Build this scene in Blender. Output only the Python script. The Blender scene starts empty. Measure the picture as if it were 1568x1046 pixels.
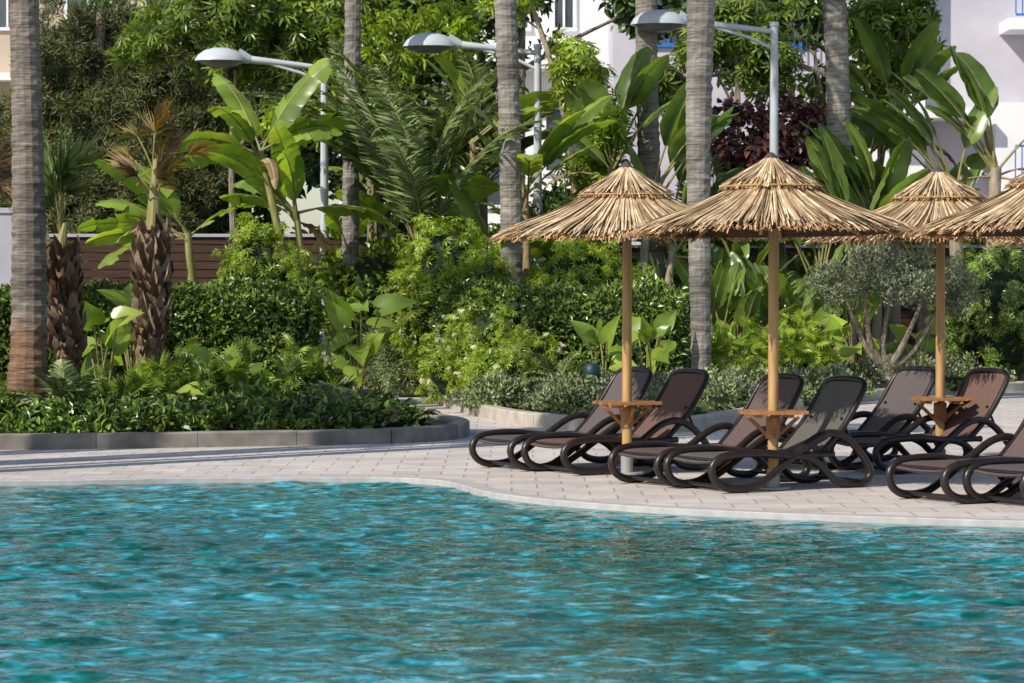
import bpy, math, random
import numpy as np
from mathutils import Vector
rng = np.random.default_rng(11)
random.seed(11)
R = random.uniform
scene = bpy.context.scene

# ---------------------------------------------------------------- mesh builder
class MB:
    def __init__(s):
        s.v=[]; s.q=[]; s.t=[]; s.mq=[]; s.mt=[]; s.n=0
    def add(s, v, f, m=0):
        v=np.asarray(v,float).reshape(-1,3); f=np.asarray(f,int)
        s.v.append(v)
        if f.shape[1]==4:
            s.q.append(f+s.n); s.mq.append(np.full(len(f),m))
        else:
            s.t.append(f+s.n); s.mt.append(np.full(len(f),m))
        s.n+=len(v)
    def mesh(s, name, mats, smooth=False):
        me=bpy.data.meshes.new(name)
        V=np.concatenate(s.v)
        t=np.concatenate(s.t) if s.t else np.zeros((0,3),int)
        q=np.concatenate(s.q) if s.q else np.zeros((0,4),int)
        mi=np.concatenate((s.mt if s.mt else [])+(s.mq if s.mq else []))
        me.vertices.add(len(V)); me.vertices.foreach_set('co',V.ravel())
        nl=t.size+q.size
        me.loops.add(nl)
        me.loops.foreach_set('vertex_index',np.concatenate([t.ravel(),q.ravel()]).astype(np.int32))
        st=np.concatenate([np.arange(len(t))*3, t.size+np.arange(len(q))*4]).astype(np.int32)
        me.polygons.add(len(st)); me.polygons.foreach_set('loop_start',st)
        me.polygons.foreach_set('material_index',mi.astype(np.int32))
        me.polygons.foreach_set('use_smooth',np.full(len(st),smooth))
        for m in mats: me.materials.append(m)
        me.update(calc_edges=True); me.validate()
        return me
    def obj(s, name, mats, smooth=False, parent=None, loc=(0,0,0)):
        o=bpy.data.objects.new(name, s.mesh(name,mats,smooth))
        scene.collection.objects.link(o); o.location=loc
        if parent: o.parent=parent
        return o

def empty(name, loc=(0,0,0), rz=0):
    e=bpy.data.objects.new(name,None); scene.collection.objects.link(e)
    e.location=loc; e.rotation_euler=(0,0,rz); return e
def nrm(a): 
    a=np.asarray(a,float); return a/np.maximum(np.linalg.norm(a,axis=-1,keepdims=True),1e-9)
def cat(pts,k=6):
    p=np.asarray(pts,float); p=np.vstack([2*p[0]-p[1],p,2*p[-1]-p[-2]]); out=[]
    for i in range(1,len(p)-2):
        for j in range(k):
            t=j/k; a,b,c,d=p[i-1],p[i],p[i+1],p[i+2]
            out.append(.5*((2*b)+(-a+c)*t+(2*a-5*b+4*c-d)*t*t+(-a+3*b-3*c+d)*t**3))
    out.append(p[-2]); return np.array(out)
def tube(mb, pts, rad, seg=8, m=0, caps=True, jit=0):
    pts=np.asarray(pts,float); n=len(pts)
    rad=np.full(n,rad,float) if np.isscalar(rad) else np.asarray(rad,float)
    T=nrm(np.gradient(pts,axis=0))
    a=np.array([0,1.,0]) if abs(T[0][1])<.8 else np.array([1.,0,0])
    N=[]; cur=nrm(a-T[0]*np.dot(a,T[0]))
    for i in range(n):
        cur=nrm(cur-T[i]*np.dot(cur,T[i])); N.append(cur)
    N=np.array(N); B=np.cross(T,N)
    th=np.arange(seg)/seg*2*math.pi
    ring=pts[:,None]+rad[:,None,None]*(np.cos(th)[None,:,None]*N[:,None]+np.sin(th)[None,:,None]*B[:,None])
    if jit: ring=ring+rng.normal(0,jit,ring.shape)
    V=ring.reshape(-1,3)
    i=np.arange(n-1)[:,None]*seg; j=np.arange(seg)[None]; k=(j+1)%seg
    F=np.stack([i+j,i+k,i+seg+k,i+seg+j],-1).reshape(-1,4)
    mb.add(V,F,m)
    if caps:
        for e,r in ((0,ring[0]),(n-1,ring[-1])):
            vv=np.vstack([r,pts[e]]); f=[[x,(x+1)%seg,seg] for x in range(seg)]
            mb.add(vv,f,m)
def box(mb,c,s,rz=0,m=0,rx=0,ry=0):
    x,y,z=s[0]/2,s[1]/2,s[2]/2
    v=np.array([[a,b,d] for a in(-x,x) for b in(-y,y) for d in(-z,z)])
    if ry: ca,sa=math.cos(ry),math.sin(ry); v=v@np.array([[ca,0,-sa],[0,1,0],[sa,0,ca]])
    if rx: ca,sa=math.cos(rx),math.sin(rx); v=v@np.array([[1,0,0],[0,ca,sa],[0,-sa,ca]])
    if rz: ca,sa=math.cos(rz),math.sin(rz); v=v@np.array([[ca,sa,0],[-sa,ca,0],[0,0,1]])
    v=v+np.array(c)
    mb.add(v,[[0,1,3,2],[4,6,7,5],[0,4,5,1],[2,3,7,6],[0,2,6,4],[1,5,7,3]],m)
def sweep(mb, path, prof, m=0, close=False):
    p=np.asarray(path,float); T=nrm(np.gradient(p,axis=0)); Nn=np.stack([-T[:,1],T[:,0]],1)
    pr=np.asarray(prof,float); k=len(pr)
    V=np.zeros((len(p),k,3)); V[:,:,:2]=p[:,None]+Nn[:,None]*pr[None,:,0:1]; V[:,:,2]=pr[None,:,1]
    F=[[i*k+j,i*k+j+1,(i+1)*k+j+1,(i+1)*k+j] for i in range(len(p)-1) for j in range(k-1)]
    mb.add(V.reshape(-1,3),F,m)
    if close:
        for e in (0,len(p)-1):
            c=V[e].mean(0); mb.add(np.vstack([V[e],c]),[[j,(j+1)%k,k] for j in range(k)],m)

# ---------------------------------------------------------------- materials
def newmat(name):
    m=bpy.data.materials.new(name); m.use_nodes=True
    nt=m.node_tree; nt.nodes.clear()
    return m,nt,nt.nodes,nt.links
def ramp(N,stops):
    r=N.new('ShaderNodeValToRGB'); e=r.color_ramp.elements
    while len(e)<len(stops): e.new(.5)
    for i,(p,c) in enumerate(stops): e[i].position=p; e[i].color=(*c,1)
    return r
def leafmat(name,cols,trans=.3,rough=.42,nscale=1.5,tcol=1.5,spec=.5):
    m,nt,N,Lk=newmat(name)
    g=N.new('ShaderNodeNewGeometry'); k=len(cols)
    r=ramp(N,[(i/(k-1),c) for i,c in enumerate(cols)])
    Lk.new(g.outputs['Random Per Island'],r.inputs[0])
    tc=N.new('ShaderNodeTexCoord'); no=N.new('ShaderNodeTexNoise'); no.inputs['Scale'].default_value=nscale; no.inputs['Detail'].default_value=2
    Lk.new(tc.outputs['Object'],no.inputs['Vector'])
    mr=N.new('ShaderNodeMapRange'); mr.inputs[1].default_value=.3; mr.inputs[2].default_value=.7; mr.inputs[3].default_value=.7; mr.inputs[4].default_value=1.5
    Lk.new(no.outputs['Fac'],mr.inputs[0])
    mx=N.new('ShaderNodeVectorMath'); mx.operation='SCALE'
    Lk.new(r.outputs[0],mx.inputs[0]); Lk.new(mr.outputs[0],mx.inputs['Scale'])
    p=N.new('ShaderNodeBsdfPrincipled'); p.inputs['Roughness'].default_value=rough; p.inputs['Specular IOR Level'].default_value=spec
    Lk.new(mx.outputs[0],p.inputs['Base Color'])
    o=N.new('ShaderNodeOutputMaterial')
    if trans<=0:
        Lk.new(p.outputs[0],o.inputs[0]); return m
    t=N.new('ShaderNodeBsdfTranslucent')
    vm=N.new('ShaderNodeVectorMath'); vm.operation='MULTIPLY'; vm.inputs[1].default_value=(tcol*1.2,tcol*1.2,tcol*.45)
    Lk.new(mx.outputs[0],vm.inputs[0]); Lk.new(vm.outputs[0],t.inputs['Color'])
    ms=N.new('ShaderNodeMixShader'); ms.inputs[0].default_value=trans
    Lk.new(p.outputs[0],ms.inputs[1]); Lk.new(t.outputs[0],ms.inputs[2]); Lk.new(ms.outputs[0],o.inputs[0])
    return m
def noisemat(name,c1,c2,scale=5,rough=.7,stretch=(1,1,1),bump=.0,detail=6,spec=.4,c3=None,metal=0,lo=.3,hi=.7):
    m,nt,N,Lk=newmat(name)
    tc=N.new('ShaderNodeTexCoord'); mp=N.new('ShaderNodeMapping'); mp.inputs['Scale'].default_value=stretch
    no=N.new('ShaderNodeTexNoise'); no.inputs['Scale'].default_value=scale; no.inputs['Detail'].default_value=detail
    Lk.new(tc.outputs['Object'],mp.inputs[0]); Lk.new(mp.outputs[0],no.inputs['Vector'])
    st=[(lo,c1),(hi,c2)] if c3 is None else [(lo,c1),((lo+hi)/2,c2),(hi,c3)]
    r=ramp(N,st); Lk.new(no.outputs['Fac'],r.inputs[0])
    p=N.new('ShaderNodeBsdfPrincipled'); p.inputs['Roughness'].default_value=rough; p.inputs['Specular IOR Level'].default_value=spec; p.inputs['Metallic'].default_value=metal
    Lk.new(r.outputs[0],p.inputs['Base Color'])
    if bump:
        b=N.new('ShaderNodeBump'); b.inputs['Strength'].default_value=1; b.inputs['Distance'].default_value=bump
        Lk.new(no.outputs['Fac'],b.inputs['Height']); Lk.new(b.outputs[0],p.inputs['Normal'])
    o=N.new('ShaderNodeOutputMaterial'); Lk.new(p.outputs[0],o.inputs[0])
    return m
def islandmat(name,cols,rough=.7,spec=.3):
    m,nt,N,Lk=newmat(name); g=N.new('ShaderNodeNewGeometry'); k=len(cols)
    r=ramp(N,[(i/(k-1),c) for i,c in enumerate(cols)]); Lk.new(g.outputs['Random Per Island'],r.inputs[0])
    tc=N.new('ShaderNodeTexCoord'); no=N.new('ShaderNodeTexNoise'); no.inputs['Scale'].default_value=9; Lk.new(tc.outputs['Object'],no.inputs['Vector'])
    mr=N.new('ShaderNodeMapRange'); mr.inputs[1].default_value=.3; mr.inputs[2].default_value=.7; mr.inputs[3].default_value=.7; mr.inputs[4].default_value=1.2
    Lk.new(no.outputs['Fac'],mr.inputs[0])
    mx=N.new('ShaderNodeVectorMath'); mx.operation='SCALE'; Lk.new(r.outputs[0],mx.inputs[0]); Lk.new(mr.outputs[0],mx.inputs['Scale'])
    p=N.new('ShaderNodeBsdfPrincipled'); p.inputs['Roughness'].default_value=rough; p.inputs['Specular IOR Level'].default_value=spec
    Lk.new(mx.outputs[0],p.inputs['Base Color'])
    o=N.new('ShaderNodeOutputMaterial'); Lk.new(p.outputs[0],o.inputs[0]); return m

G_DARK=leafmat('leaf_dark',[(.03,.06,.014),(.065,.12,.022),(.12,.185,.038)],0,.34)
G_HEDGE=leafmat('leaf_hedge',[(.045,.09,.016),(.095,.165,.025),(.23,.3,.05)],0,.32)
G_MID=leafmat('leaf_mid',[(.055,.1,.018),(.125,.19,.028),(.24,.31,.045)],.28,.34)
G_BRIGHT=leafmat('leaf_bright',[(.1,.17,.02),(.22,.31,.032),(.36,.42,.06)],.38,.33)
G_OLIVE=leafmat('leaf_olive',[(.08,.1,.055),(.15,.175,.095),(.24,.27,.17)],0,.45)
G_GREY=leafmat('leaf_greyish',[(.09,.13,.045),(.17,.22,.08),(.3,.34,.16)],0,.48)
G_CONIF=leafmat('leaf_conifer',[(.04,.07,.02),(.075,.115,.032),(.12,.155,.045),(.19,.11,.05)],0,.6,.9)
G_PADDLE=leafmat('leaf_paddle',[(.06,.11,.032),(.11,.18,.045),(.2,.28,.065)],.42,.26,2.5)
G_BANANA=leafmat('leaf_banana',[(.11,.18,.03),(.2,.3,.045),(.3,.38,.065)],.42,.3,2)
G_PALM=leafmat('leaf_palm',[(.09,.135,.04),(.16,.22,.07),(.31,.36,.17)],.25,.38)
G_RED=leafmat('leaf_burgundy',[(.05,.035,.03),(.13,.05,.045),(.25,.11,.085)],0,.33)
G_DRY=leafmat('leaf_dry',[(.12,.075,.04),(.26,.18,.09),(.38,.28,.15)],0,.7)
G_YEL=leafmat('leaf_yellowing',[(.09,.14,.03),(.17,.19,.045),(.3,.22,.06),(.34,.15,.05)],.25,.5)
G_CREAM=leafmat('cream_blossom',[(.5,.5,.3),(.68,.66,.42)],0,.6)
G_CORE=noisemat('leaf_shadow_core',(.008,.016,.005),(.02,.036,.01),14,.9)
M_STEM=noisemat('green_stem',(.16,.18,.05),(.33,.28,.11),6,.5,(3,3,.6))
M_STEMB=noisemat('brown_stem',(.16,.11,.06),(.38,.27,.15),6,.7,(3,3,.8),.01)
M_BARK=noisemat('bark',(.11,.09,.07),(.3,.25,.19),9,.85,(2,2,.6),.02)
M_BARKL=noisemat('bark_light',(.22,.18,.13),(.44,.37,.28),9,.85,(2,2,.6),.015)
def palm_trunk_mat(name,c1,c2,c3,basebrown=False):
    m,nt,N,Lk=newmat(name)
    tc=N.new('ShaderNodeTexCoord'); mp=N.new('ShaderNodeMapping'); mp.inputs['Scale'].default_value=(1.3,1.3,14)
    no=N.new('ShaderNodeTexNoise'); no.inputs['Scale'].default_value=2.4; no.inputs['Detail'].default_value=8; no.inputs['Roughness'].default_value=.68
    Lk.new(tc.outputs['Object'],mp.inputs[0]); Lk.new(mp.outputs[0],no.inputs['Vector'])
    r=ramp(N,[(.33,c1),(.5,c2),(.68,c3)]); Lk.new(no.outputs['Fac'],r.inputs[0])
    n2=N.new('ShaderNodeTexNoise'); n2.inputs['Scale'].default_value=1.6; n2.inputs['Detail'].default_value=6; Lk.new(tc.outputs['Object'],n2.inputs['Vector'])
    mr=N.new('ShaderNodeMapRange'); mr.inputs[1].default_value=.35; mr.inputs[2].default_value=.65; mr.inputs[3].default_value=.6; mr.inputs[4].default_value=1.2; Lk.new(n2.outputs['Fac'],mr.inputs[0])
    mx=N.new('ShaderNodeVectorMath'); mx.operation='SCALE'; Lk.new(r.outputs[0],mx.inputs[0]); Lk.new(mr.outputs[0],mx.inputs['Scale'])
    src=mx.outputs[0]
    if basebrown:
        sp=N.new('ShaderNodeSeparateXYZ'); Lk.new(tc.outputs['Object'],sp.inputs[0])
        m2=N.new('ShaderNodeMapRange'); m2.inputs[1].default_value=1.35; m2.inputs[2].default_value=1.0; Lk.new(sp.outputs['Z'],m2.inputs[0])
        mc=N.new('ShaderNodeMix'); mc.data_type='RGBA'; mc.blend_type='MULTIPLY'
        Lk.new(m2.outputs[0],mc.inputs['Factor']); Lk.new(src,mc.inputs['A']); mc.inputs['B'].default_value=(.85,.6,.45,1)
        src=mc.outputs['Result']
    p=N.new('ShaderNodeBsdfPrincipled'); p.inputs['Roughness'].default_value=.9; p.inputs['Specular IOR Level'].default_value=.2
    Lk.new(src,p.inputs['Base Color'])
    b=N.new('ShaderNodeBump'); b.inputs['Distance'].default_value=.03; Lk.new(no.outputs['Fac'],b.inputs['Height']); Lk.new(b.outputs[0],p.inputs['Normal'])
    o=N.new('ShaderNodeOutputMaterial'); Lk.new(p.outputs[0],o.inputs[0]); return m
M_PALM=palm_trunk_mat('palm_trunk_grey',(.13,.115,.1),(.26,.24,.21),(.38,.35,.31))
M_PALMB=palm_trunk_mat('palm_trunk_brown',(.11,.095,.078),(.23,.2,.17),(.38,.33,.28),True)
M_BOOT=islandmat('palm_boots',[(.08,.045,.028),(.18,.11,.065),(.36,.28,.21)],.9)
M_SOIL=noisemat('soil',(.06,.042,.028),(.13,.095,.065),6,.95,bump=.02)
M_CURB=noisemat('curb_concrete',(.15,.135,.12),(.28,.255,.225),5,.9,bump=.004)
M_CURBL=noisemat('curb_stone',(.34,.3,.25),(.5,.45,.38),5,.9,bump=.004)
M_COPE=noisemat('coping_stone',(.36,.34,.33),(.48,.46,.45),8,.6)
M_LAMP=noisemat('lamp_paint',(.42,.46,.5),(.52,.56,.6),3,.35)
M_LAMPD=noisemat('lamp_under',(.12,.13,.14),(.2,.21,.22),3,.3)
M_RESIN=noisemat('dark_resin',(.014,.009,.008),(.024,.016,.013),20,.36,spec=.5)
def fabric(name,c):
    c=np.array(c); return noisemat(name,tuple(c*.85),tuple(c*1.12),60,.8,(1,1,1),.0005,spec=.2)
F_TAUPE=fabric('sling_taupe',(.1,.085,.085)); F_RUST=fabric('sling_rust',(.135,.083,.066)); F_PLUM=fabric('sling_plum',(.105,.077,.076)); F_GREY=fabric('sling_grey',(.105,.1,.088))
M_POLE=noisemat('pole_wood',(.32,.18,.065),(.52,.32,.13),5,.55,(6,6,.5))
M_TABLE=noisemat('table_wood',(.24,.1,.035),(.4,.19,.07),5,.5,(3,8,3))
M_STRAW=islandmat('straw',[(.1,.06,.032),(.38,.25,.13),(.58,.42,.24),(.68,.52,.32),(.76,.62,.42)],.6)
M_STRAWO=islandmat('straw_ends',[(.2,.09,.035),(.48,.24,.1),(.6,.35,.16)],.75)
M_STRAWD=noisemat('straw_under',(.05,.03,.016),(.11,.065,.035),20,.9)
M_CAP=noisemat('dark_cap',(.05,.03,.04),(.09,.06,.07),20,.8)
M_METAL=noisemat('grey_metal',(.25,.25,.25),(.35,.35,.35),5,.4)
M_FENCE=noisemat('fence_wood',(.03,.014,.009),(.075,.034,.02),4,.7,(.6,1,9))
M_WALLG=noisemat('wall_grey',(.36,.36,.4),(.44,.44,.48),2,.9)
M_WHITE=noisemat('white_render',(.72,.72,.73),(.8,.8,.8),1.5,.85)
M_LAV=noisemat('lavender_render',(.46,.44,.5),(.54,.52,.57),1.2,.9)
M_BEIGE=noisemat('beige_render',(.42,.34,.26),(.52,.43,.33),1.2,.9)
M_BLUE=noisemat('blue_paint',(.03,.13,.4),(.05,.18,.5),5,.4)
M_GLASS=noisemat('window_glass',(.03,.04,.05),(.07,.09,.11),.8,.08,spec=.8)

def paving():
    m,nt,N,Lk=newmat('paving')
    tc=N.new('ShaderNodeTexCoord'); br=N.new('ShaderNodeTexBrick')
    br.inputs['Scale'].default_value=1; br.inputs['Brick Width'].default_value=.4; br.inputs['Row Height'].default_value=.4
    br.inputs['Mortar Size'].default_value=.008; br.inputs['Mortar Smooth'].default_value=.3; br.offset=.5
    br.inputs['Color1'].default_value=(.5,.45,.41,1); br.inputs['Color2'].default_value=(.6,.545,.5,1); br.inputs['Mortar'].default_value=(.36,.32,.29,1)
    Lk.new(tc.outputs['Object'],br.inputs['Vector'])
    no=N.new('ShaderNodeTexNoise'); no.inputs['Scale'].default_value=1.6; no.inputs['Detail'].default_value=10; no.inputs['Roughness'].default_value=.72; Lk.new(tc.outputs['Object'],no.inputs['Vector'])
    mr=N.new('ShaderNodeMapRange'); mr.inputs[1].default_value=.3; mr.inputs[2].default_value=.7; mr.inputs[3].default_value=.72; mr.inputs[4].default_value=1.14; Lk.new(no.outputs['Fac'],mr.inputs[0])
    mx=N.new('ShaderNodeVectorMath'); mx.operation='SCALE'; Lk.new(br.outputs['Color'],mx.inputs[0]); Lk.new(mr.outputs[0],mx.inputs['Scale'])
    p=N.new('ShaderNodeBsdfPrincipled'); p.inputs['Roughness'].default_value=.8; Lk.new(mx.outputs[0],p.inputs['Base Color'])
    b=N.new('ShaderNodeBump'); b.inputs['Distance'].default_value=.004; b.invert=True; Lk.new(br.outputs['Fac'],b.inputs['Height']); Lk.new(b.outputs[0],p.inputs['Normal'])
    o=N.new('ShaderNodeOutputMaterial'); Lk.new(p.outputs[0],o.inputs[0]); return m
M_PAVE=paving()
def watermat():
    m,nt,N,Lk=newmat('pool_water')
    tc=N.new('ShaderNodeTexCoord'); mp=N.new('ShaderNodeMapping'); mp.inputs['Scale'].default_value=(.6,1.0,1)
    Lk.new(tc.outputs['Object'],mp.inputs[0])
    # large scale tint (depth / floor tiles) plus underwater caustic light painted in as fine colour noise
    no=N.new('ShaderNodeTexNoise'); no.inputs['Scale'].default_value=.32; no.inputs['Detail'].default_value=3; Lk.new(mp.outputs[0],no.inputs['Vector'])
    n3=N.new('ShaderNodeTexNoise'); n3.inputs['Scale'].default_value=11; n3.inputs['Detail'].default_value=2; n3.inputs['Roughness'].default_value=.55; n3.inputs['Distortion'].default_value=.5; Lk.new(mp.outputs[0],n3.inputs['Vector'])
    ad=N.new('ShaderNodeMath'); ad.operation='MULTIPLY_ADD'; ad.inputs[1].default_value=.3; Lk.new(no.outputs['Fac'],ad.inputs[0]); 
    sc=N.new('ShaderNodeMath'); sc.operation='MULTIPLY'; sc.inputs[1].default_value=.7; Lk.new(n3.outputs['Fac'],sc.inputs[0]); Lk.new(sc.outputs[0],ad.inputs[2])
    r=ramp(N,[(.37,(.0,.04,.026)),(.46,(.0,.085,.066)),(.53,(.006,.15,.14)),(.6,(.03,.28,.36)),(.69,(.16,.5,.6))]); Lk.new(ad.outputs[0],r.inputs[0])
    p=N.new('ShaderNodeBsdfPrincipled'); p.inputs['Roughness'].default_value=.015; p.inputs['IOR'].default_value=1.333; p.inputs['Specular IOR Level'].default_value=1.0
    Lk.new(r.outputs[0],p.inputs['Base Color'])
    n2=N.new('ShaderNodeTexNoise'); n2.inputs['Scale'].default_value=18; n2.inputs['Detail'].default_value=2; Lk.new(mp.outputs[0],n2.inputs['Vector'])
    b=N.new('ShaderNodeBump'); b.inputs['Distance'].default_value=.007; Lk.new(n2.outputs['Fac'],b.inputs['Height']); Lk.new(b.outputs[0],p.inputs['Normal'])
    o=N.new('ShaderNodeOutputMaterial'); Lk.new(p.outputs[0],o.inputs[0]); return m
M_WATER=watermat()
M_TILE=noisemat('pool_tile',(.12,.2,.22),(.22,.32,.34),12,.3)
M_GROUND=noisemat('far_ground',(.16,.14,.1),(.3,.27,.2),.4,.95)

# ---------------------------------------------------------------- templates
T_LEAF=(np.array([[0,0,0],[.45,-.5,.09],[1,0,-.12],[.45,.5,.09]]),np.array([[0,1,2],[0,2,3]]))
def mkleaf(n,droop,fold,prof):
    V=[];F=[]
    for i in range(n+1):
        u=i/n; w=prof(u)*.5; z=-droop*u*u
        V+= [[u,-w,z+fold*w],[u,0,z],[u,w,z+fold*w]]
        if i: 
            a=(i-1)*3; F+=[[a,a+1,a+4,a+3],[a+1,a+2,a+5,a+4]]
    return np.array(V),np.array(F)
T_LEAF3=mkleaf(3,.25,.5,lambda u: max(.02,math.sin(math.pi*min(1,u*.93+.05))**.8))
def heart():
    o=[(0,0),(-.22,.16),(-.24,.34),(-.05,.5),(.25,.5),(.55,.34),(.8,.15),(1,0)]
    V=[[.25,0,-.03]]+[[u,v,.25*abs(v)-.3*u*u] for u,v in o]; k=len(o)
    V+=[[u,-v,.25*abs(v)-.3*u*u] for u,v in o]
    F=[[0,i,i+1] for i in range(1,k)]+[[0,k+i+1,k+i] for i in range(1,k)]
    return np.array(V,float),np.array(F)
T_HEART=heart()
def lobed():
    V=[[.25,0,0]];F=[]
    for s in (1,-1):
        b=len(V); pts=[]
        for i in range(15):
            a=i/14*math.radians(165); r=(.72 if i%2==0 else .34)*(1-.25*i/14)
            pts.append([.25+r*math.cos(a),s*r*math.sin(a)*.9,-.18*r+.05*(i%2)])
        V+=pts
        F+=[[0,b+i,b+i+1] if s>0 else [0,b+i+1,b+i] for i in range(14)]
    return np.array(V,float),np.array(F)
T_LOBE=lobed()
def whorl(n=8,droop=.35,w=.26):
    V=[];F=[]
    for k in range(n):
        a=2*math.pi*k/n; c,s=math.cos(a),math.sin(a)
        for (u,v,z) in ((.08,0,0),(.5,-w/2,-droop*.3),(1,0,-droop),(.5,w/2,-droop*.3)):
            V.append([z+.1,u*c-v*s,u*s+v*c])
        F+=[[k*4,k*4+1,k*4+2],[k*4,k*4+2,k*4+3]]
    return np.array(V),np.array(F)
T_WHORL=whorl()
T_TUFT=whorl(5,-.9,.2)
def fan(n=24,spread=160):
    V=[];F=[]
    for k in range(n):
        a=math.radians(-spread/2+spread*k/(n-1)); c,s=math.cos(a),math.sin(a); l=(1-.2*abs(a)/2)*R(.75,1.08); d=R(-.35,.05); zz=R(-.06,.06)
        for (u,v,z) in ((0,0,0),(.45*l,-.014,.02+zz),(1*l,0,d),(.45*l,.014,.02+zz)):
            V.append([u*c-v*s,u*s+v*c,z])
        F+=[[k*4,k*4+1,k*4+2],[k*4,k*4+2,k*4+3]]
    return np.array(V),np.array(F)
T_FANS=[fan() for _ in range(4)]
def scatter(mb,t,P,D,Nn,L,W,m=0):
    V,F=t; P=np.asarray(P,float); D=nrm(D); S=nrm(np.cross(Nn,D)); Nn=np.cross(D,S)
    n=len(P); L=np.broadcast_to(np.asarray(L,float),(n,)); W=np.broadcast_to(np.asarray(W,float),(n,))
    X=P[:,None]+(V[None,:,0]*L[:,None])[...,None]*D[:,None]+(V[None,:,1]*W[:,None])[...,None]*S[:,None]+(V[None,:,2]*L[:,None])[...,None]*Nn[:,None]
    K=len(V); Fa=(F[None]+(np.arange(n)*K)[:,None,None]).reshape(-1,F.shape[1])
    mb.add(X.reshape(-1,3),Fa,m)
def rdir(n):
    return nrm(rng.normal(size=(n,3)))
def cloud(mb,t,c,r,nclump,per,L,W=None,cr=.25,up=.2,out=.6,m=0,inner=.75,zmin=None):
    c=np.array(c,float); r=np.array(r,float)
    cc=rdir(nclump)*(inner+(1-inner)*rng.random((nclump,1))**.5)*(1+.15*rng.normal(size=(nclump,1)))
    cen=c+cc*r
    P=np.repeat(cen,per,0)+rdir(nclump*per)*(rng.random((nclump*per,1))**.45)*cr*np.repeat(.6+.8*rng.random((nclump,1)),per,0)
    o=nrm((P-c)/r**2); n=len(P)
    if zmin is not None: P[:,2]=np.maximum(P[:,2],zmin+rng.random(n)*.05)
    D=nrm(o*out+rdir(n)*.75+np.array([0,0,up])); Nn=nrm(o*.8+rdir(n)*.5+np.array([0,0,.6]))
    LL=L*(.6+.75*rng.random(n)); WW=(W if W else L)*(.6+.75*rng.random(n))
    scatter(mb,t,P,D,Nn,LL,WW,m); return cen

# ---------------------------------------------------------------- plants
def curve(base,az,elev,T,droop,n,pw=1.4):
    s=np.linspace(0,1,n); th=elev-droop*s**pw
    ds=T/(n-1); dx=np.cos(th)*ds; dz=np.sin(th)*ds
    h=np.concatenate([[0],np.cumsum(dx[:-1])]); v=np.concatenate([[0],np.cumsum(dz[:-1])])
    P=np.array(base)+np.stack([h*math.cos(az),h*math.sin(az),v],1)
    Tn=np.stack([np.cos(th)*math.cos(az),np.cos(th)*math.sin(az),np.sin(th)],1)
    return P,Tn
def bigleaf(mb,base,az,elev,pet,L,W,droop,mb_=0,ms=1,torn=False,roll=0,pr=.018):
    n=16; k=6; T=pet+L
    P,Tn=curve(base,az,elev,T,droop,k+n,1.8)
    s=np.linspace(0,1,k+n)*T; ib=int(np.searchsorted(s,pet)); ib=min(max(ib,1),k+n-6)
    tube(mb,P[:ib+1],np.linspace(pr*1.3,pr*.8,ib+1),5,ms,False)
    B=P[ib:]; t=Tn[ib:]; nb=len(B)
    side=np.array([-math.sin(az),math.cos(az),0.])
    Sd=np.tile(side,(nb,1)); Nn=np.cross(t,Sd)
    cr,sr=math.cos(roll),math.sin(roll); S2=Sd*cr+Nn*sr; N2=-Sd*sr+Nn*cr
    if N2[0][2]<0: N2=-N2
    u=np.linspace(0,1,nb); w=W/2*np.minimum(1,(u/.14+.05))**.6*np.maximum(.02,1-u**3.2)**.6
    fold=R(.15,.6); cuts=[0,nb-1]
    if torn:
        cuts=[0]; 
        while cuts[-1]<nb-1: cuts.append(min(nb-1,cuts[-1]+random.choice([2,3,3,4,6])))
    tube(mb,B,np.linspace(pr*.8,.004,nb),4,ms,False)
    for sgn in (-1,1):
        cs=cuts
        for a,b in zip(cs[:-1],cs[1:]):
            off=R(-.35,.15) if torn else 0; V=[];
            for i in range(a,b+1):
                ww=w[i]
                for rr in (0,.5,1):
                    z=ww*(rr*fold-rr*rr*.45+off*rr)+.012*math.sin(i*2.1+rr*3+az)*rr
                    V.append(B[i]+S2[i]*sgn*rr*ww+N2[i]*z+t[i]*(rr*ww*.35))
            m=b-a; F=[[3*i+j,3*i+j+1,3*i+j+4,3*i+j+3] for i in range(m) for j in range(2)]
            mb.add(V,F,mb_)
def frond(mb,base,az,elev,L,droop,ll,nl,m=0,ms=1,pw=1.5,lw=.028,hang=.25):
    P,Tn=curve(base,az,elev,L,droop,14,pw)
    tube(mb,P,np.linspace(.016,.004,14),4,ms,False)
    u=np.linspace(.14,1,nl); si=u*13; i0=np.minimum(si.astype(int),12); f=(si-i0)[:,None]
    Q=P[i0]*(1-f)+P[i0+1]*f; t=nrm(Tn[i0]*(1-f)+Tn[i0+1]*f)
    side=np.array([-math.sin(az),math.cos(az),0.]); Nn=np.cross(t,side)
    Nn=np.where(Nn[:,2:3]<0,-Nn,Nn)
    l=ll*np.sin(np.pi*np.clip(u*.85+.12,0,1))**.7*(.85+.3*rng.random(nl))
    for s in (-1,1):
        D=s*side*.75+t*.65+Nn*.2+rng.normal(0,.09,(nl,3))+np.array([0,0,-hang])
        scatter(mb,T_LEAF,Q,D,Nn+rng.normal(0,.2,(nl,3)),l,lw,m)
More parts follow.
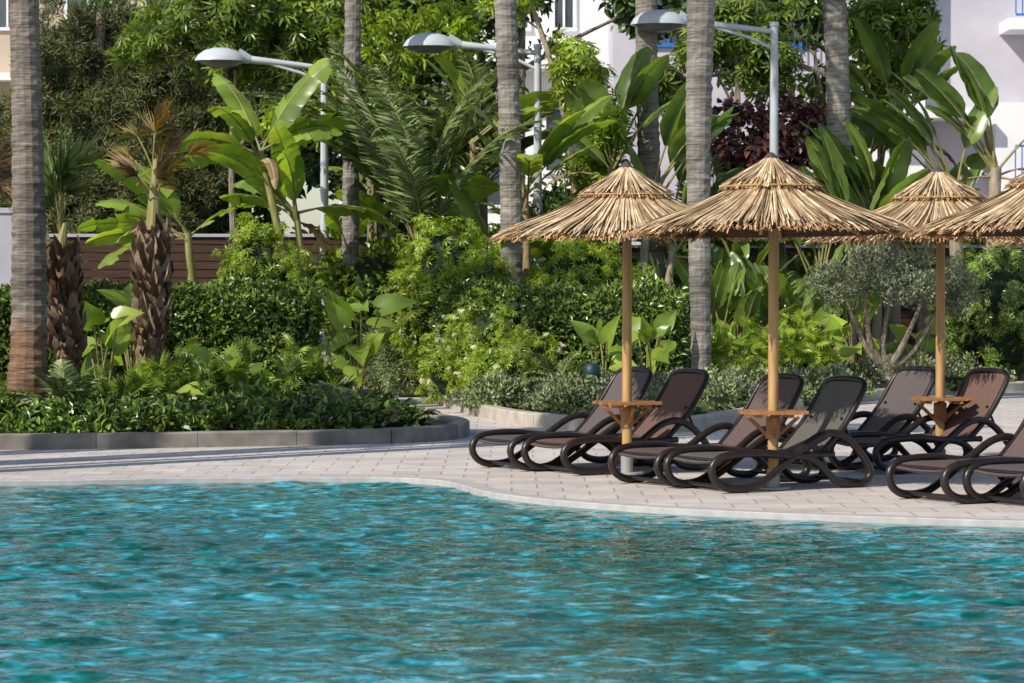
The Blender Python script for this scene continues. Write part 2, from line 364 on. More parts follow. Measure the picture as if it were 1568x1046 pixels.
def paddle_plant(name,x,y,z0,stems,nleaf,pet,L,W,elev=(50,85),droop=(.4,1.2),mats=None,torn=False,azs=None,sr=.06,dry=0):
    mb=MB(); mats=mats or [G_PADDLE,M_STEM,M_BARKL,G_DRY]
    for (dx,dy,h,lx) in stems:
        b=np.array([x+dx,y+dy,z0]); top=b+np.array([lx,R(-.1,.1),h])
        if h>.3:
            pts=cat([b,b+(top-b)*.5+np.array([R(-.05,.05),0,0]),top],5); tube(mb,pts,np.linspace(sr*1.25,sr*.8,len(pts)),8,2 if h>1.2 and not torn else 1,True,.004)
        for i in range(nleaf):
            az=(random.choice(azs)+R(-.35,.35)) if azs else R(0,2*math.pi)
            el=math.radians(R(*elev)); k=R(.75,1.15)
            bigleaf(mb,top+np.array([R(-.04,.04),R(-.04,.04),-R(0,.15)]),az,el,pet*k,L*k,W*R(.8,1.15),R(*droop),0,1,torn,R(-.9,.9),.02)
        for i in range(dry):
            bigleaf(mb,top+np.array([0,0,-.15]),R(0,6.28),math.radians(R(-10,30)),pet*.5,L*.8,W*.4,1.6,3,3,True,0)
    return mb.obj(name,mats,True)
def elephant(name,x,y,z0,n,h,L,mats=None,spread=.35):
    mb=MB(); P=[];D=[];Nn=[]
    for i in range(n):
        az=R(0,2*math.pi); hh=h*R(.45,1.05); sp=spread*R(.3,1)
        tip=np.array([x+math.cos(az)*sp,y+math.sin(az)*sp,z0+hh]); b=np.array([x+R(-.06,.06),y+R(-.06,.06),z0])
        tube(mb,cat([b,b*.5+tip*.5+np.array([0,0,.1*hh]),tip],4),.012,5,1,False)
        P.append(tip); D.append([math.cos(az)*.8,math.sin(az)*.6,R(-.5,1.1)]); Nn.append([R(-.6,.4),-.7,R(.2,.8)])
    scatter(mb,T_HEART,P,D,Nn,L*rng.uniform(.6,1.2,n),L*rng.uniform(.55,.9,n),0)
    return mb.obj(name,mats or [G_BANANA,M_STEM],True)
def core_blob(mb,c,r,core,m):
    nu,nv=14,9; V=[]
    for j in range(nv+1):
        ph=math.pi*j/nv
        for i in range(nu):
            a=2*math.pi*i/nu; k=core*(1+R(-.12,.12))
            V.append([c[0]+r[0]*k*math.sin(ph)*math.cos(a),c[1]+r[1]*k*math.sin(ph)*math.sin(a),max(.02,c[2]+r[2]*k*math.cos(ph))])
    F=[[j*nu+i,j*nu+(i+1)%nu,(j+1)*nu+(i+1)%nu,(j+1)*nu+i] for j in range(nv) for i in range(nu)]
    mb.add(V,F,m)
def shrub(name,ells,t,nclump,per,L,W,mat,cr=.16,up=.3,core=.62,zmin=.1,bloom=0):
    mb=MB()
    for (c,r) in ells:
        vol=(r[0]*r[2]); cloud(mb,t,c,r,int(nclump*max(.3,vol)),per,L,W,cr,up,.7,0,.8,zmin)
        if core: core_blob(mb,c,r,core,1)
        if bloom: cloud(mb,T_WHORL,c,np.array(r)*1.12,bloom,3,.045,None,.035,.3,.8,2,.97,zmin)
    return mb.obj(name,[mat,G_CORE,G_CREAM])
def hedge(name,path,hw,h,dens,L,mat,z0=.05):
    mb=MB(); p=np.array(path,float); seg=np.linalg.norm(np.diff(p,axis=0),axis=1); tot=seg.sum(); cum=np.concatenate([[0],np.cumsum(seg)])
    per=2*h+2*hw; n=int(dens*tot*per)
    def samp(s):
        i=np.clip(np.searchsorted(cum,s)-1,0,len(seg)-1); f=((s-cum[i])/seg[i])[:,None]
        return p[i]*(1-f)+p[i+1]*f, nrm(p[i+1]-p[i])
    s=rng.random(n)*tot; c,T=samp(s); Nn2=np.stack([-T[:,1],T[:,0]],1)
    q=rng.random(n)*per
    off=np.where(q<h,-hw,np.where(q<h+2*hw,q-h-hw,hw)); z=np.where(q<h,q,np.where(q<h+2*hw,h,per-q))
    on=np.stack([np.where(q<h,-1,np.where(q<h+2*hw,0,1.)),np.where((q>=h)&(q<h+2*hw),1.,0)],1)
    lump=.05*np.sin(s*5.1+z*4)+.045*np.sin(s*2.3+off*6+1)+.04*np.sin(s*11+z*9)+rng.normal(0,.035,n)
    rc=np.clip((z/h-.8)/.2,0,1)*np.clip((abs(off)/hw-.5)/.5,0,1)*.09
    off=off+on[:,0]*(lump)-np.sign(off)*rc; zz=z0+z+on[:,1]*lump-rc
    P=np.stack([c[:,0]+Nn2[:,0]*off,c[:,1]+Nn2[:,1]*off,zz],1)
    O=np.stack([Nn2[:,0]*on[:,0],Nn2[:,1]*on[:,0],on[:,1]],1)
    D=O*.7+rdir(n)*.8+np.array([0,0,.35]); N3=O*.6+rdir(n)*.5+np.array([0,0,.6])
    scatter(mb,T_LEAF,P,D,N3,L*rng.uniform(.6,1.3,n),L*.5*rng.uniform(.7,1.2,n),0)
    for e,sg in ((0,-1),(-1,1)):
        T=nrm(p[1]-p[0]) if e==0 else nrm(p[-1]-p[-2]); m=int(dens*2*hw*h)
        o=rng.uniform(-hw,hw,m); z=rng.uniform(0,h,m); P=np.stack([p[e][0]+sg*T[0]*.04-T[1]*o,p[e][1]+sg*T[1]*.04+T[0]*o,z0+z],1)+rng.normal(0,.04,(m,3))
        O=np.array([sg*T[0],sg*T[1],0]); scatter(mb,T_LEAF,P,O*.7+rdir(m)*.8,O*.6+rdir(m)*.5+np.array([0,0,.5]),L*rng.uniform(.6,1.3,m),L*.5,0)
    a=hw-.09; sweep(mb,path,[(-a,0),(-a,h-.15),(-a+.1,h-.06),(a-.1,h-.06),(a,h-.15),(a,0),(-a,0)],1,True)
    m=int(tot*14); s=rng.random(m)*tot; c,T=samp(s); P=np.stack([c[:,0],c[:,1]+rng.uniform(-hw,hw,m),np.full(m,z0+h)+rng.random(m)*.09],1)
    scatter(mb,T_WHORL,P,np.array([0,0,1.])+rdir(m)*.4,rdir(m),L*.9,L*.9,0)
    return mb.obj(name,[mat,G_CORE])

def palm(name,x,y,h,r0,r1,lean=0,mat=None,nf=20,fl=2.3,flare=0):
    mb=MB(); n=int(h*14); s=np.linspace(0,1,n)
    P=np.stack([x+lean*s+.05*np.sin(s*5+x),y+0*s,h*s],1)
    r=r0+(r1-r0)*s+flare*np.exp(-s*h/.35); k=np.arange(n)
    r=r*(1+.025*((k%2)*2-1)+rng.normal(0,.014,n))
    tube(mb,P,r,14,0,True,.004)
    top=P[-1]
    for i in range(nf):
        frond(mb,top+np.array([0,0,R(-.15,.1)]),i*2.4+R(-.2,.2),math.radians(R(-15,80)),fl*R(.8,1.1),R(1.1,1.8),.55,36,1,2,1.3,.04,.35)
    return mb.obj(name,[mat or M_PALM,G_PALM,M_STEM],False)

def booted_palm(name,x,y,z0,h,r,stalk,fans,spread,fl,matf,lean=0,dryf=.2):
    mb=MB(); n=24; s=np.linspace(0,1,n)
    P=np.stack([x+lean*s,y+0*s,z0+h*s],1); tube(mb,P,r*(.75+.1*np.sin(s*9)),10,0,True,.008)
    m=int(h*90); th=np.arange(m)*2.399; zz=z0+h*(np.arange(m)/m)**.95; q=(zz-z0)/h
    O=np.stack([np.cos(th),np.sin(th),0*th],1)
    k=np.where(q<.35,.6,1.0)
    scatter(mb,T_LEAF3,np.stack([x+lean*q,y+0*q,zz],1)+O*r*.65,O*(.7*k+.1)[:,None]+np.array([0,0,1.])+rdir(m)*.28,O,.2*rng.uniform(.6,1.5,m)*k,.12*k,0)
    top=np.array([x+lean,y,z0+h])
    tube(mb,cat([top,top+np.array([.02,0,stalk*.5]),top+np.array([.05,0,stalk])],4),np.linspace(r*.5,r*.22,9),8,2)
    for i in range(fans):
        az=R(0,6.28); el=math.radians(R(*spread)); st=top+np.array([0,0,stalk*R(.3,1)])
        T=R(.45,.9)*fl; C,Tn=curve(st,az,el,T,.25,5); tube(mb,C,.009,4,2,False)
        mm=1 if R(0,1)>dryf else 3
        scatter(mb,random.choice(T_FANS),[C[-1]],[Tn[-1]],[[-math.cos(az)*.6,-.6,.8]],fl*R(.55,.8),fl*R(.35,.6),mm)
    for i in range(14):
        az=R(0,6.28); scatter(mb,T_LEAF,[top+np.array([0,0,R(-.2,.1)])],[[math.cos(az),math.sin(az),R(-.8,.3)]],[[0,0,1]],R(.2,.4),.025,3)
    return mb.obj(name,[M_BOOT,matf,M_STEM,G_DRY])

def tree(name,x,y,h,r,ells,t,nclump,per,L,W,mat,cr=.3,bark=None,up=.1,lean=0,inner=.5,out=.6,second=None,br=5):
    mb=MB(); b=np.array([x,y,0.]); top=np.array([x+lean,y,h])
    pts=cat([b,b+(top-b)*.35+np.array([R(-.1,.1),0,0]),b+(top-b)*.7+np.array([R(-.15,.15),0,0]),top],5)
    tube(mb,pts,np.linspace(r,r*.45,len(pts)),9,1,True,.004)
    for (c,rr) in ells:
        k=int(nclump*max(.3,rr[0]*rr[2])); cen=cloud(mb,t,c,rr,k,per,L,W,cr,up,out,0,inner)
        if second: cloud(mb,t,c,rr,k//3,per,L,W,cr,up,out,2,inner)
        st=pts[int(len(pts)*R(.6,.95))]
        cc=np.array(c,float); hub=st*.35+cc*.65; tube(mb,cat([st,(st+hub)/2+np.array([R(-.1,.1),0,.05]),hub],4),np.linspace(r*.45,r*.25,9),6,1,False)
        for q in cen[::max(1,len(cen)//br)]:
            tube(mb,cat([hub,(hub+q)/2+np.array([0,0,R(-.1,.1)]),q],3),np.linspace(r*.22,.008,7),5,1,False)
    return mb.obj(name,[mat,bark or M_BARK]+([second] if second else []))

# ---------------------------------------------------------------- ground, pool
edge=[(-25,22.3),(-14,22.6),(-8,22.85),(-4.16,23.1),(-2.61,23.45),(-1.5,23.52),(-.99,23.5),(-.66,23.25),(-.44,22.8),(-.22,21.95),(.08,21.35),(.55,20.75),(1.27,20.12),(2.32,19.55),(3.44,19.1),(5,18.6),(9,17.8),(25,16)]
E=cat(np.array([(a,b,0) for a,b in edge]),5)[:,:2]
mb=MB(); V=[];F=[]
for i,(a,b) in enumerate(E):
    V+=[[a,b,0],[a,30,0],[a,60,0]]
    if i: k=(i-1)*3; F+=[[k,k+3,k+4,k+1],[k+1,k+4,k+5,k+2]]
mb.add(V,F)
mb.add([[-25,-12,0],[25,-12,0],[25,3,0],[-25,3,0],[-45,-12,0],[-45,60,0],[-25,60,0],[45,-12,0],[45,60,0],[25,60,0]],[[0,1,2,3],[4,0,6,5],[1,7,8,9]])
mb.obj('pool_deck',[M_PAVE])
mb=MB(); z=-.03
for (a,b,c,d) in ((-900,900,60,1200),(-900,900,-900,-12),(-900,-45,-12,60),(45,900,-12,60)):
    mb.add([[a,c,z],[b,c,z],[b,d,z],[a,d,z]],[[0,1,2,3]])
mb.obj('ground',[M_GROUND])
mb=MB(); sweep(mb,E,[(-.012,-.5),(-.012,.004),(-.006,.01),(.16,.01),(.165,.002)],0)
mb.obj('pool_coping',[M_COPE])
mb=MB(); sweep(mb,E,[(-.016,-1.2),(-.016,-.035)],0)
mb.add([[-25,3,-.001],[25,3,-.001],[25,3,-1.2],[-25,3,-1.2]],[[0,1,2,3]])
mb.obj('pool_wall',[M_TILE])
# water
WZ=-.045
xs=np.arange(-6.5,6.51,.026); ys=np.arange(10,24.0,.024)
X,Y=np.meshgrid(xs,ys,indexing='ij'); Z=np.zeros_like(X)
for i in range(80):
    l=.12*(.8/.12)**(rng.random()**1.1); a=rng.normal(math.pi/2,.5); k=2*math.pi/l
    Z+=.0036*l*np.sin(k*(X*math.cos(a)+Y*math.sin(a))+rng.random()*6.28+1.2*np.sin(X*1.3+i)+1.0*np.sin(Y*1.1+2*i))
Z=Z*(1+.35*np.sin(X*.8+Y*.35)*np.sin(Y*.6-X*.3))+WZ
mb=MB(); nx,ny=X.shape; I=np.arange(nx*ny).reshape(nx,ny)
mb.add(np.stack([X,Y,Z],-1).reshape(-1,3),np.stack([I[:-1,:-1],I[1:,:-1],I[1:,1:],I[:-1,1:]],-1).reshape(-1,4))
z=WZ; x0,x1,y0_=xs[0],xs[-1],ys[0]
mb.add([[-25,3,z],[25,3,z],[25,y0_,z],[-25,y0_,z],[-25,24,z],[x0,24,z],[x0,y0_,z],[x1,y0_,z],[25,24,z],[x1,24,z]],[[0,1,2,3],[3,6,5,4],[7,2,8,9]])
mb.obj('pool_water',[M_WATER],True)

# beds
bedL=[(-14,27.3),(-8,27.4),(-4.99,27.7),(-3.13,28.15),(-1.5,28.7),(-.8,29.3),(-.55,30.1),(-.62,31.2),(-1.1,33.2),(-1.75,37),(-2.3,42),(-2.8,47)]
bedR=[(-2.0,50),(-1.45,45),(-1.2,42),(-.82,37.8),(-.27,34.4),(.2,32.6),(.75,31.5),(1.4,30.9),(1.9,31.3),(2.9,34),(4.0,37.5),(5.2,40.2),(7.8,43.2),(16,47)]
for nm,bd,close,cmat in (('planting_bed',bedL,[(-14,47)],M_CURB),('planting_bed',bedR,[(16,50)],M_CURBL)):
    C=cat(np.array([(a,b,0) for a,b in bd]),5)[:,:2]
    me=bpy.data.meshes.new(nm); vs=[(a,b,.1) for a,b in C]+[(a,b,.1) for a,b in close]
    me.from_pydata(vs,[],[list(range(len(vs)))]); me.materials.append(M_SOIL); me.update()
    o=bpy.data.objects.new(nm,me); scene.collection.objects.link(o)
    mb=MB(); d=np.concatenate([[0],np.cumsum(np.linalg.norm(np.diff(C,axis=0),axis=1))]); s=0
    while s<d[-1]-.2:
        e_=min(d[-1],s+.99); q=np.linspace(s,e_,5); pp=np.stack([np.interp(q,d,C[:,0]),np.interp(q,d,C[:,1])],1); j=R(-.005,.005)
        sweep(mb,pp,[(-.09+j,.0),(-.09+j,.135+j),(-.075+j,.15+j),(.075,.15+j),(.09,.135),(.09,.0)],0,True); s+=.995
    mb.obj('bed_curb',[cmat])

# ---------------------------------------------------------------- loungers
def lounger_mesh(fab):
    mb=MB(); w=.31
    for s in (-1,1):
        y=s*w
        A=[(.62,.275),(.4,.30),(.15,.295),(.0,.265),(-.06,.19),(-.03,.10),(.06,.045),(.2,.03),(.34,.05),(.48,.12),(.62,.21),(.78,.31),(.93,.40),(1.07,.435),(1.2,.41),(1.33,.32),(1.44,.19),(1.47,.10),(1.41,.04),(1.28,.03),(1.15,.055),(1.05,.13),(.95,.21),(.82,.262),(.62,.275)]
        P=cat([(a,y+s*.02*math.sin(a*4),b) for a,b in A],4); tube(mb,P,.031,8,0)
        tube(mb,[(.5,y,.28),(.8,y,.27),(1.1,y,.275)],.024,7,0)
    for x,z in ((.02,.25),(.55,.265),(1.1,.26),(1.38,.05),(.15,.04)): tube(mb,[(x,-w,z),(x,w,z)],.016,6,0)
    h=np.array([1.02,.285]); t=np.array([1.47,.85]); d=t-h
    pr=[(0,-.27),(.4,-.275),(.85,-.27),(.97,-.22),(1.0,-.1),(1.0,.1),(.97,.22),(.85,.27),(.4,.275),(0,.27)]
    P=cat([(h[0]+d[0]*k+.03*math.sin(k*3),yy,h[1]+d[1]*k-.03*math.sin(k*3)) for k,yy in pr],4); tube(mb,P,.025,7,0)
    def sheet(f,n,w,m=1,th=.008):
        for o in (0,th):
            V=[];F=[]
            for i in range(n+1):
                x,z,ww=f(i/n)
                for j in range(5):
                    q=j/4*2-1; V.append([x,q*ww,z-.018*(1-q*q)-o])
                if i: F+=[[(i-1)*5+j,(i-1)*5+j+1,i*5+j+1,i*5+j] for j in range(4)]
            mb.add(V,F,m)
    sheet(lambda u:(-.02+1.05*u,.292-.05*math.exp(-u*14)-.012*math.sin(u*math.pi),.285),14,.285)
    sheet(lambda u:(h[0]+d[0]*u*.985+.03*math.sin(u*3),h[1]+d[1]*u*.985-.03*math.sin(u*3)+.012,.262 if u<.86 else .262-.05*((u-.86)/.14)**2),12,.26)
    for s in (-1,1): tube(mb,[(1.26,s*.2,.55),(1.36,s*.24,.3),(1.3,s*.29,.26)],.012,6,0)
    return mb.mesh('sun_lounger',[M_RESIN,fab],True)
LM=[lounger_mesh(f) for f in (F_TAUPE,F_RUST,F_PLUM,F_GREY)]
for (x,y,k,a) in ((-.13,24.6,0,33),(.32,24.05,1,32),(1.02,22.6,2,34),(1.42,22.0,3,31),(2.42,24.8,0,33),(2.95,24.2,1,32),(3.02,20.9,2,33),(3.52,20.45,0,32),(5.0,23.9,1,33),(5.5,19.8,2,32)):
    o=bpy.data.objects.new('sun_lounger',LM[k]); scene.collection.objects.link(o); o.location=(x,y,.002); o.rotation_euler=(0,0,math.radians(a))

# ---------------------------------------------------------------- umbrellas
def reeds(mb,n,r0,r1,z0,z1,m,wid,sag=.03,lift=.03,jr=.05,tip=.05,da_=.03):
    a=rng.random(n)*2*math.pi; da=rng.normal(0,da_,n); st=np.array([0,.3,.6,.86,1.0])
    rr0=r0*(1+.25*rng.random(n)); rr1=r1+rng.normal(0,jr,n)-.15*(rng.random(n)**3)
    off=lift*rng.random(n); w=wid*rng.uniform(.6,1.3,n)
    tp=tip*rng.random(n)
    V=np.zeros((n,5,2,3))
    for i,s in enumerate(st):
        r=rr0+(rr1-rr0)*s; g=(r-r0)/(r1-r0); ang=a+da*s
        z=z0+(z1-z0)*g-sag*np.sin(np.pi*np.clip(g,0,1))+off*(.4+.6*s)-(tp if i==4 else 0)
        tx=np.stack([-np.sin(ang),np.cos(ang)],1); c=np.stack([np.cos(ang)*r,np.sin(ang)*r],1)
        tw=rng.normal(0,.3,n)*w
        for j,sg in enumerate((-.5,.5)):
            ww=w*(.8 if i==4 else 1)
            V[:,i,j,:2]=c+tx*(sg*ww)[:,None]; V[:,i,j,2]=z+sg*tw
    K=10; F=np.array([[2*i,2*i+1,2*i+3,2*i+2] for i in range(4)])
    mb.add(V.reshape(-1,3),(F[None]+(np.arange(n)*K)[:,None,None]).reshape(-1,4),m)
def canopy_mesh():
    mb=MB()
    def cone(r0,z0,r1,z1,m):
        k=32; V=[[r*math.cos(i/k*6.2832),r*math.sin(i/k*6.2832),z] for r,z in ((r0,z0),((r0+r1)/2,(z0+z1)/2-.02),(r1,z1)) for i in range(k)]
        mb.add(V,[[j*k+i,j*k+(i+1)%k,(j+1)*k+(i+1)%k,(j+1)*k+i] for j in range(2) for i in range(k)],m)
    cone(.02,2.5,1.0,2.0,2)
    reeds(mb,900,.2,1.08,2.40,2.015,0,.014,.03,.055,.03,.02)
    reeds(mb,420,.45,1.12,2.28,2.0,0,.011,.02,.03,.035,.03,.07)
    reeds(mb,520,.95,1.12,2.05,1.995,1,.010,.0,.02,.025,.035)
    reeds(mb,500,.03,.40,2.585,2.345,0,.012,.012,.045,.02,.01)
    reeds(mb,200,.3,.41,2.40,2.34,1,.010,0,.012,.015,.02)
    tube(mb,[(0,0,2.54),(0,0,2.6),(0,0,2.625),(0,0,2.635)],[.075,.05,.025,.008],10,3)
    for i in range(24):
        a=i/24*6.283; tube(mb,[(.04*math.cos(a),.04*math.sin(a),2.58),(.095*math.cos(a),.095*math.sin(a),2.54)],.012,4,3)
    for i in range(8):
        a=i/8*6.283; tube(mb,[(0,0,2.42),(1.0*math.cos(a),1.0*math.sin(a),1.965)],.013,5,4)
    t=np.linspace(0,2*math.pi,30); tube(mb,np.stack([.4*np.cos(t),.4*np.sin(t),0*t+2.36],1),.008,4,4)
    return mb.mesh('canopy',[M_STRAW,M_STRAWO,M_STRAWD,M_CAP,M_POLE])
def pole_mesh():
    mb=MB(); tube(mb,[(0,0,.1),(0,0,1),(0,0,2.5)],[.042,.041,.038],12,0)
    tube(mb,[(0,0,.0),(0,0,.16)],.052,12,1); tube(mb,[(0,0,.003),(0,0,.02)],.14,14,1)
    return mb.mesh('pole',[M_POLE,M_METAL],True)
def table_mesh():
    mb=MB()
    for i,yy in enumerate((-.21,-.105,0.085,.19)): box(mb,(0,yy,.605),(.53-.1*(i in(0,3)),.09,.022))
    for xx in (-.12,.12): box(mb,(xx,0,.58),(.05,.46,.026))
    for a in range(4):
        t=a*math.pi/2; tube(mb,[(.04*math.cos(t),.04*math.sin(t),.42),(.2*math.cos(t),.2*math.sin(t),.57)],.016,5)
    tube(mb,[(0,0,.4),(0,0,.57)],.058,10)
    return mb.mesh('table',[M_TABLE])
pm,tm=pole_mesh(),table_mesh()
cms=[canopy_mesh() for _ in range(3)]
for i,(x,y,rz,tl) in enumerate(((.97,24.0,.3,-.01),(2.04,22.2,1.4,.015),(3.75,24.9,2.2,.0),(4.2,21.6,3.1,.02),(5.75,27.2,4.0,0))):
    e=empty('straw_umbrella',(x,y,.002),0)
    for nm,me in (('canopy',cms[i%3]),('pole',pm),('table',tm)):
        o=bpy.data.objects.new(nm,me); scene.collection.objects.link(o); o.parent=e
        if nm=='canopy': o.rotation_euler=(R(-.02,.02),tl,rz)
        if nm=='table': o.rotation_euler=(0,0,R(-.3,.3))

# ---------------------------------------------------------------- street lamps
def lamp(x,y,s,rz=0):
    e=empty('street_lamp',(x,y,.1),rz); e.scale=(s,s,s)
    mb=MB(); tube(mb,[(0,0,0),(0,0,2.5),(0,0,5.2)],[.085,.07,.055],12); tube(mb,[(0,0,0),(0,0,.5)],.1,12); tube(mb,[(0,0,5.2),(0,0,5.26)],.07,10); mb.obj('pole',[M_LAMP],True,e)
    mb=MB(); tube(mb,[(0,0,5.12),(-.5,0,5.18),(-1.1,0,5.24),(-1.35,0,5.27)],[.04,.045,.06,.07],8)
    tube(mb,[(0,0,4.86),(-.35,0,5.03),(-.9,0,5.19)],.028,7); mb.obj('arm',[M_LAMP],True,e)
    mb=MB(); k=20; prof=[(0,.17),(.12,.16),(.24,.12),(.33,.05),(.37,-.02),(.38,-.05)]
    V=[[-1.68+r*math.cos(i/k*6.2832)*(1.1),r*.85*math.sin(i/k*6.2832),5.27+z] for r,z in prof for i in range(k)]
    mb.add(V,[[j*k+i,j*k+(i+1)%k,(j+1)*k+(i+1)%k,(j+1)*k+i] for j in range(5) for i in range(k)],0)
    prof=[(.38,-.05),(.33,-.06),(.28,-.1),(.15,-.15),(.0,-.16)]
    V=[[-1.68+r*math.cos(i/k*6.2832)*1.1,r*.85*math.sin(i/k*6.2832),5.27+z] for r,z in prof for i in range(k)]
    mb.add(V,[[j*k+i,j*k+(i+1)%k,(j+1)*k+(i+1)%k,(j+1)*k+i] for j in range(4) for i in range(k)],1)
    tube(mb,[(-1.2,0,5.25),(-1.4,0,5.31)],[.07,.13],10,0)
    mb.obj('head',[M_LAMP,M_LAMPD],True,e)
lamp(4.05,44,1.06); lamp(.4,44.3,1.0); lamp(-2.9,44,.95,.12)

# ---------------------------------------------------------------- fence, walls, buildings
def fence(cx,y,w,n):
    e=empty('wooden_fence',(0,0,0)); mb=MB()
    for i in range(n): box(mb,(cx,y,.18+i*.135),(w,.03,.118))
    mb.obj('slats',[M_FENCE],False,e); mb=MB()
    for x in np.arange(cx-w/2,cx+w/2+.1,1.9): box(mb,(x,y+.06,n*.07),(.1,.08,n*.14))
    mb.obj('posts',[M_FENCE],False,e)
    mb=MB(); box(mb,(cx,y+.02,n*.135+.125),(w+.2,.16,.05)); mb.obj('cap_rail',[M_WALLG],False,e)
fence(-5.2,46,7.6,17); fence(4.6,49,9.6,16)
mb=MB(); box(mb,(-9.6,43,1.4),(4.4,.2,2.6)); box(mb,(-9.6,43,2.74),(4.5,.26,.08)); mb.obj('boundary_wall',[M_WALLG])

def building(name,x0,x1,y0,h,depth,wall,wins,bands=(),rails=(),extra=None):
    e=empty(name); mb=MB(); box(mb,((x0+x1)/2,y0+depth/2,h/2),(x1-x0,depth,h)); mb.obj('walls',[wall],False,e)
    mb=MB(); box(mb,((x0+x1)/2,y0+depth/2,h+.15),(x1-x0+.5,depth+.5,.3)); mb.obj('roof',[M_WHITE],False,e)
    if wins:
        mb=MB()
        for (cx,cz,w,hh) in wins:
            mb.add([[cx-w/2,y0-.02,cz-hh/2],[cx+w/2,y0-.02,cz-hh/2],[cx+w/2,y0-.02,cz+hh/2],[cx-w/2,y0-.02,cz+hh/2]],[[0,1,2,3]],0)
            for sx in (-1,1): box(mb,(cx+sx*w/2,y0-.04,cz),(.08,.08,hh+.08),0,1)
            box(mb,(cx,y0-.04,cz),(.05,.06,hh-.08),0,1)
            for sz in (-1,1): box(mb,(cx,y0-.045,cz+sz*(hh/2+.003)),(w+.1,.1,.08),0,1)
        mb.obj('windows',[M_GLASS,extra or M_WHITE],False,e)
    if bands:
        mb=MB()
        for (cx,cz,w,hh,d) in bands: box(mb,(cx,y0-d/2-.003,cz),(w,d,hh))
        mb.obj('balconies',[M_WHITE],False,e)
    if rails:
        mb=MB()
        for (cx,cz,w,d) in rails:
            box(mb,(cx,y0-d,cz+.9),(w,.05,.05)); box(mb,(cx,y0-d,cz+.1),(w,.05,.05))
            for xx in np.arange(cx-w/2,cx+w/2+.01,.14): box(mb,(xx,y0-d,cz+.5),(.025,.025,.78))
        mb.obj('railings',[M_BLUE],False,e)
building('white_hotel_building',-4,2.2,66,12,9,M_WHITE,[(-2.6,5,1.2,1.5),(-.7,4.2,1.6,1.5),(1.2,5,.9,1.5),(-2.6,8.3,1.2,1.5),(-.4,8.3,1.6,1.5),(1.2,8.3,.5,1.5),(-.4,2,1.6,1.8)],[(-.4,6.7,5.6,.25,1.0)])
building('lavender_hotel_building',2.2,24,62,13,10,M_LAV,[(5.9,7.5,1.0,1.3),(3.4,7.5,.9,1.3),(12.4,5.0,1.4,2.0),(15,5,1.4,2),(12.4,8.4,1.4,2)],[(8.25,6.6,1.3,5.5,.6),(13.5,3.6,5.8,.25,1.3),(10.75,4.6,.75,1.9,.9),(8.8,5.3,2.6,.22,1.4),(13.5,7.2,5.8,.25,1.3)],[(13.5,3.7,5.5,1.2),(13.5,7.3,5.5,1.2),(5.9,6.6,1.5,.3)],M_BLUE)
building('beige_apartment_building',-22,-8.2,78,12.5,9,M_BEIGE,[(-16+i*2.2,9.3,1.2,1.3) for i in range(4)]+[(-16+i*2.2,5.4,1.2,1.3) for i in range(4)],[(-14,7.3,9,.2,.8)])

# ---------------------------------------------------------------- tall palms
palm('palm_tree',-5.74,33.5,9.0,.22,.13,.02,M_PALMB,flare=.1)
palm('palm_tree',2.4,36.4,8.4,.115,.225,.08,flare=.02)
palm('palm_tree',2.25,44.3,9.5,.18,.165,-.2)
palm('palm_tree',-.02,41.6,9.8,.165,.16,-.15)
palm('palm_tree',5.25,45,9.3,.2,.18,-.3)
palm('palm_tree',-2.38,43.2,9.5,.13,.12,-.1)
palm('palm_tree',-5.2,23.75,9.4,.17,.14,-.05,M_PALMB,nf=14); palm('palm_tree',-6.6,23.6,10.4,.2,.16,.1,M_PALMB,nf=12); palm('palm_tree',-9,23.5,8.2,.2,.16,.1,M_PALMB,nf=14)
palm('palm_tree',-6.3,24.3,9.0,.12,.1,.1,M_PALMB,nf=12); palm('palm_tree',-8.1,23.9,8.4,.14,.11,.1,M_PALMB,nf=12); palm('palm_tree',-5.0,24.4,8.8,.07,.06,.1,M_PALMB,nf=10,fl=1.8)
booted_palm('young_fan_palm',-5.3,34.2,.1,1.95,.15,.3,14,(76,89),.85,G_PALM,-.12,.05)
booted_palm('young_fan_palm',-4.62,36,.1,2.2,.2,.9,13,(40,89),.72,G_YEL,.08,.25)
booted_palm('young_fan_palm',-6.9,36,.1,2.5,.18,.3,16,(10,80),1.0,G_DRY,.0)

# ---------------------------------------------------------------- background trees
tree('conifer_tree',-7.2,50,6.4,.2,[((-7.9,50,5.0),(.8,.7,1.5)),((-6.9,50.4,4.6),(1.1,.8,1.8)),((-6.0,50,5.2),(.8,.7,1.3)),((-6.3,49.7,3.4),(1.2,.8,1.1)),((-8.6,50.2,3.6),(1.1,.8,1.3)),((-5.4,50.3,4.0),(.8,.7,1.3)),((-7.4,49.7,3.0),(1.1,.7,.9))],T_TUFT,120,26,.11,.11,G_CONIF,.2,up=.3,inner=.6)
tree('conifer_tree',-6.6,53,6.4,.2,[((-7.6,53,4.8),(1.5,.8,2.0)),((-5.8,53,4.4),(1.4,.8,1.8))],T_TUFT,60,26,.16,.16,G_DARK,.3,up=.3,inner=.4)
tree('umbrella_tree',-4.6,47.5,5.2,.08,[((-5.9,47.6,5.8),(.8,.6,.5)),((-4.9,47.4,6.0),(.9,.6,.7)),((-3.9,47.8,5.7),(.7,.6,.7)),((-4.6,48,5.1),(.6,.5,.35)),((-3.1,48,6.1),(.8,.6,.7))],T_WHORL,62,8,.22,.22,G_MID,.22,up=.6,out=.5)
tree('broadleaf_tree',-3.1,55,6.6,.18,[((-4.4,55,6.6),(1.6,1,1.1)),((-2.2,55.3,6.9),(1.5,1,1.2)),((-3.4,55,4.6),(1.4,1,1.2)),((-1.4,55.4,5.1),(1.0,1,1.0))],T_LEAF3,40,34,.24,.12,G_DARK,.38,inner=.4)
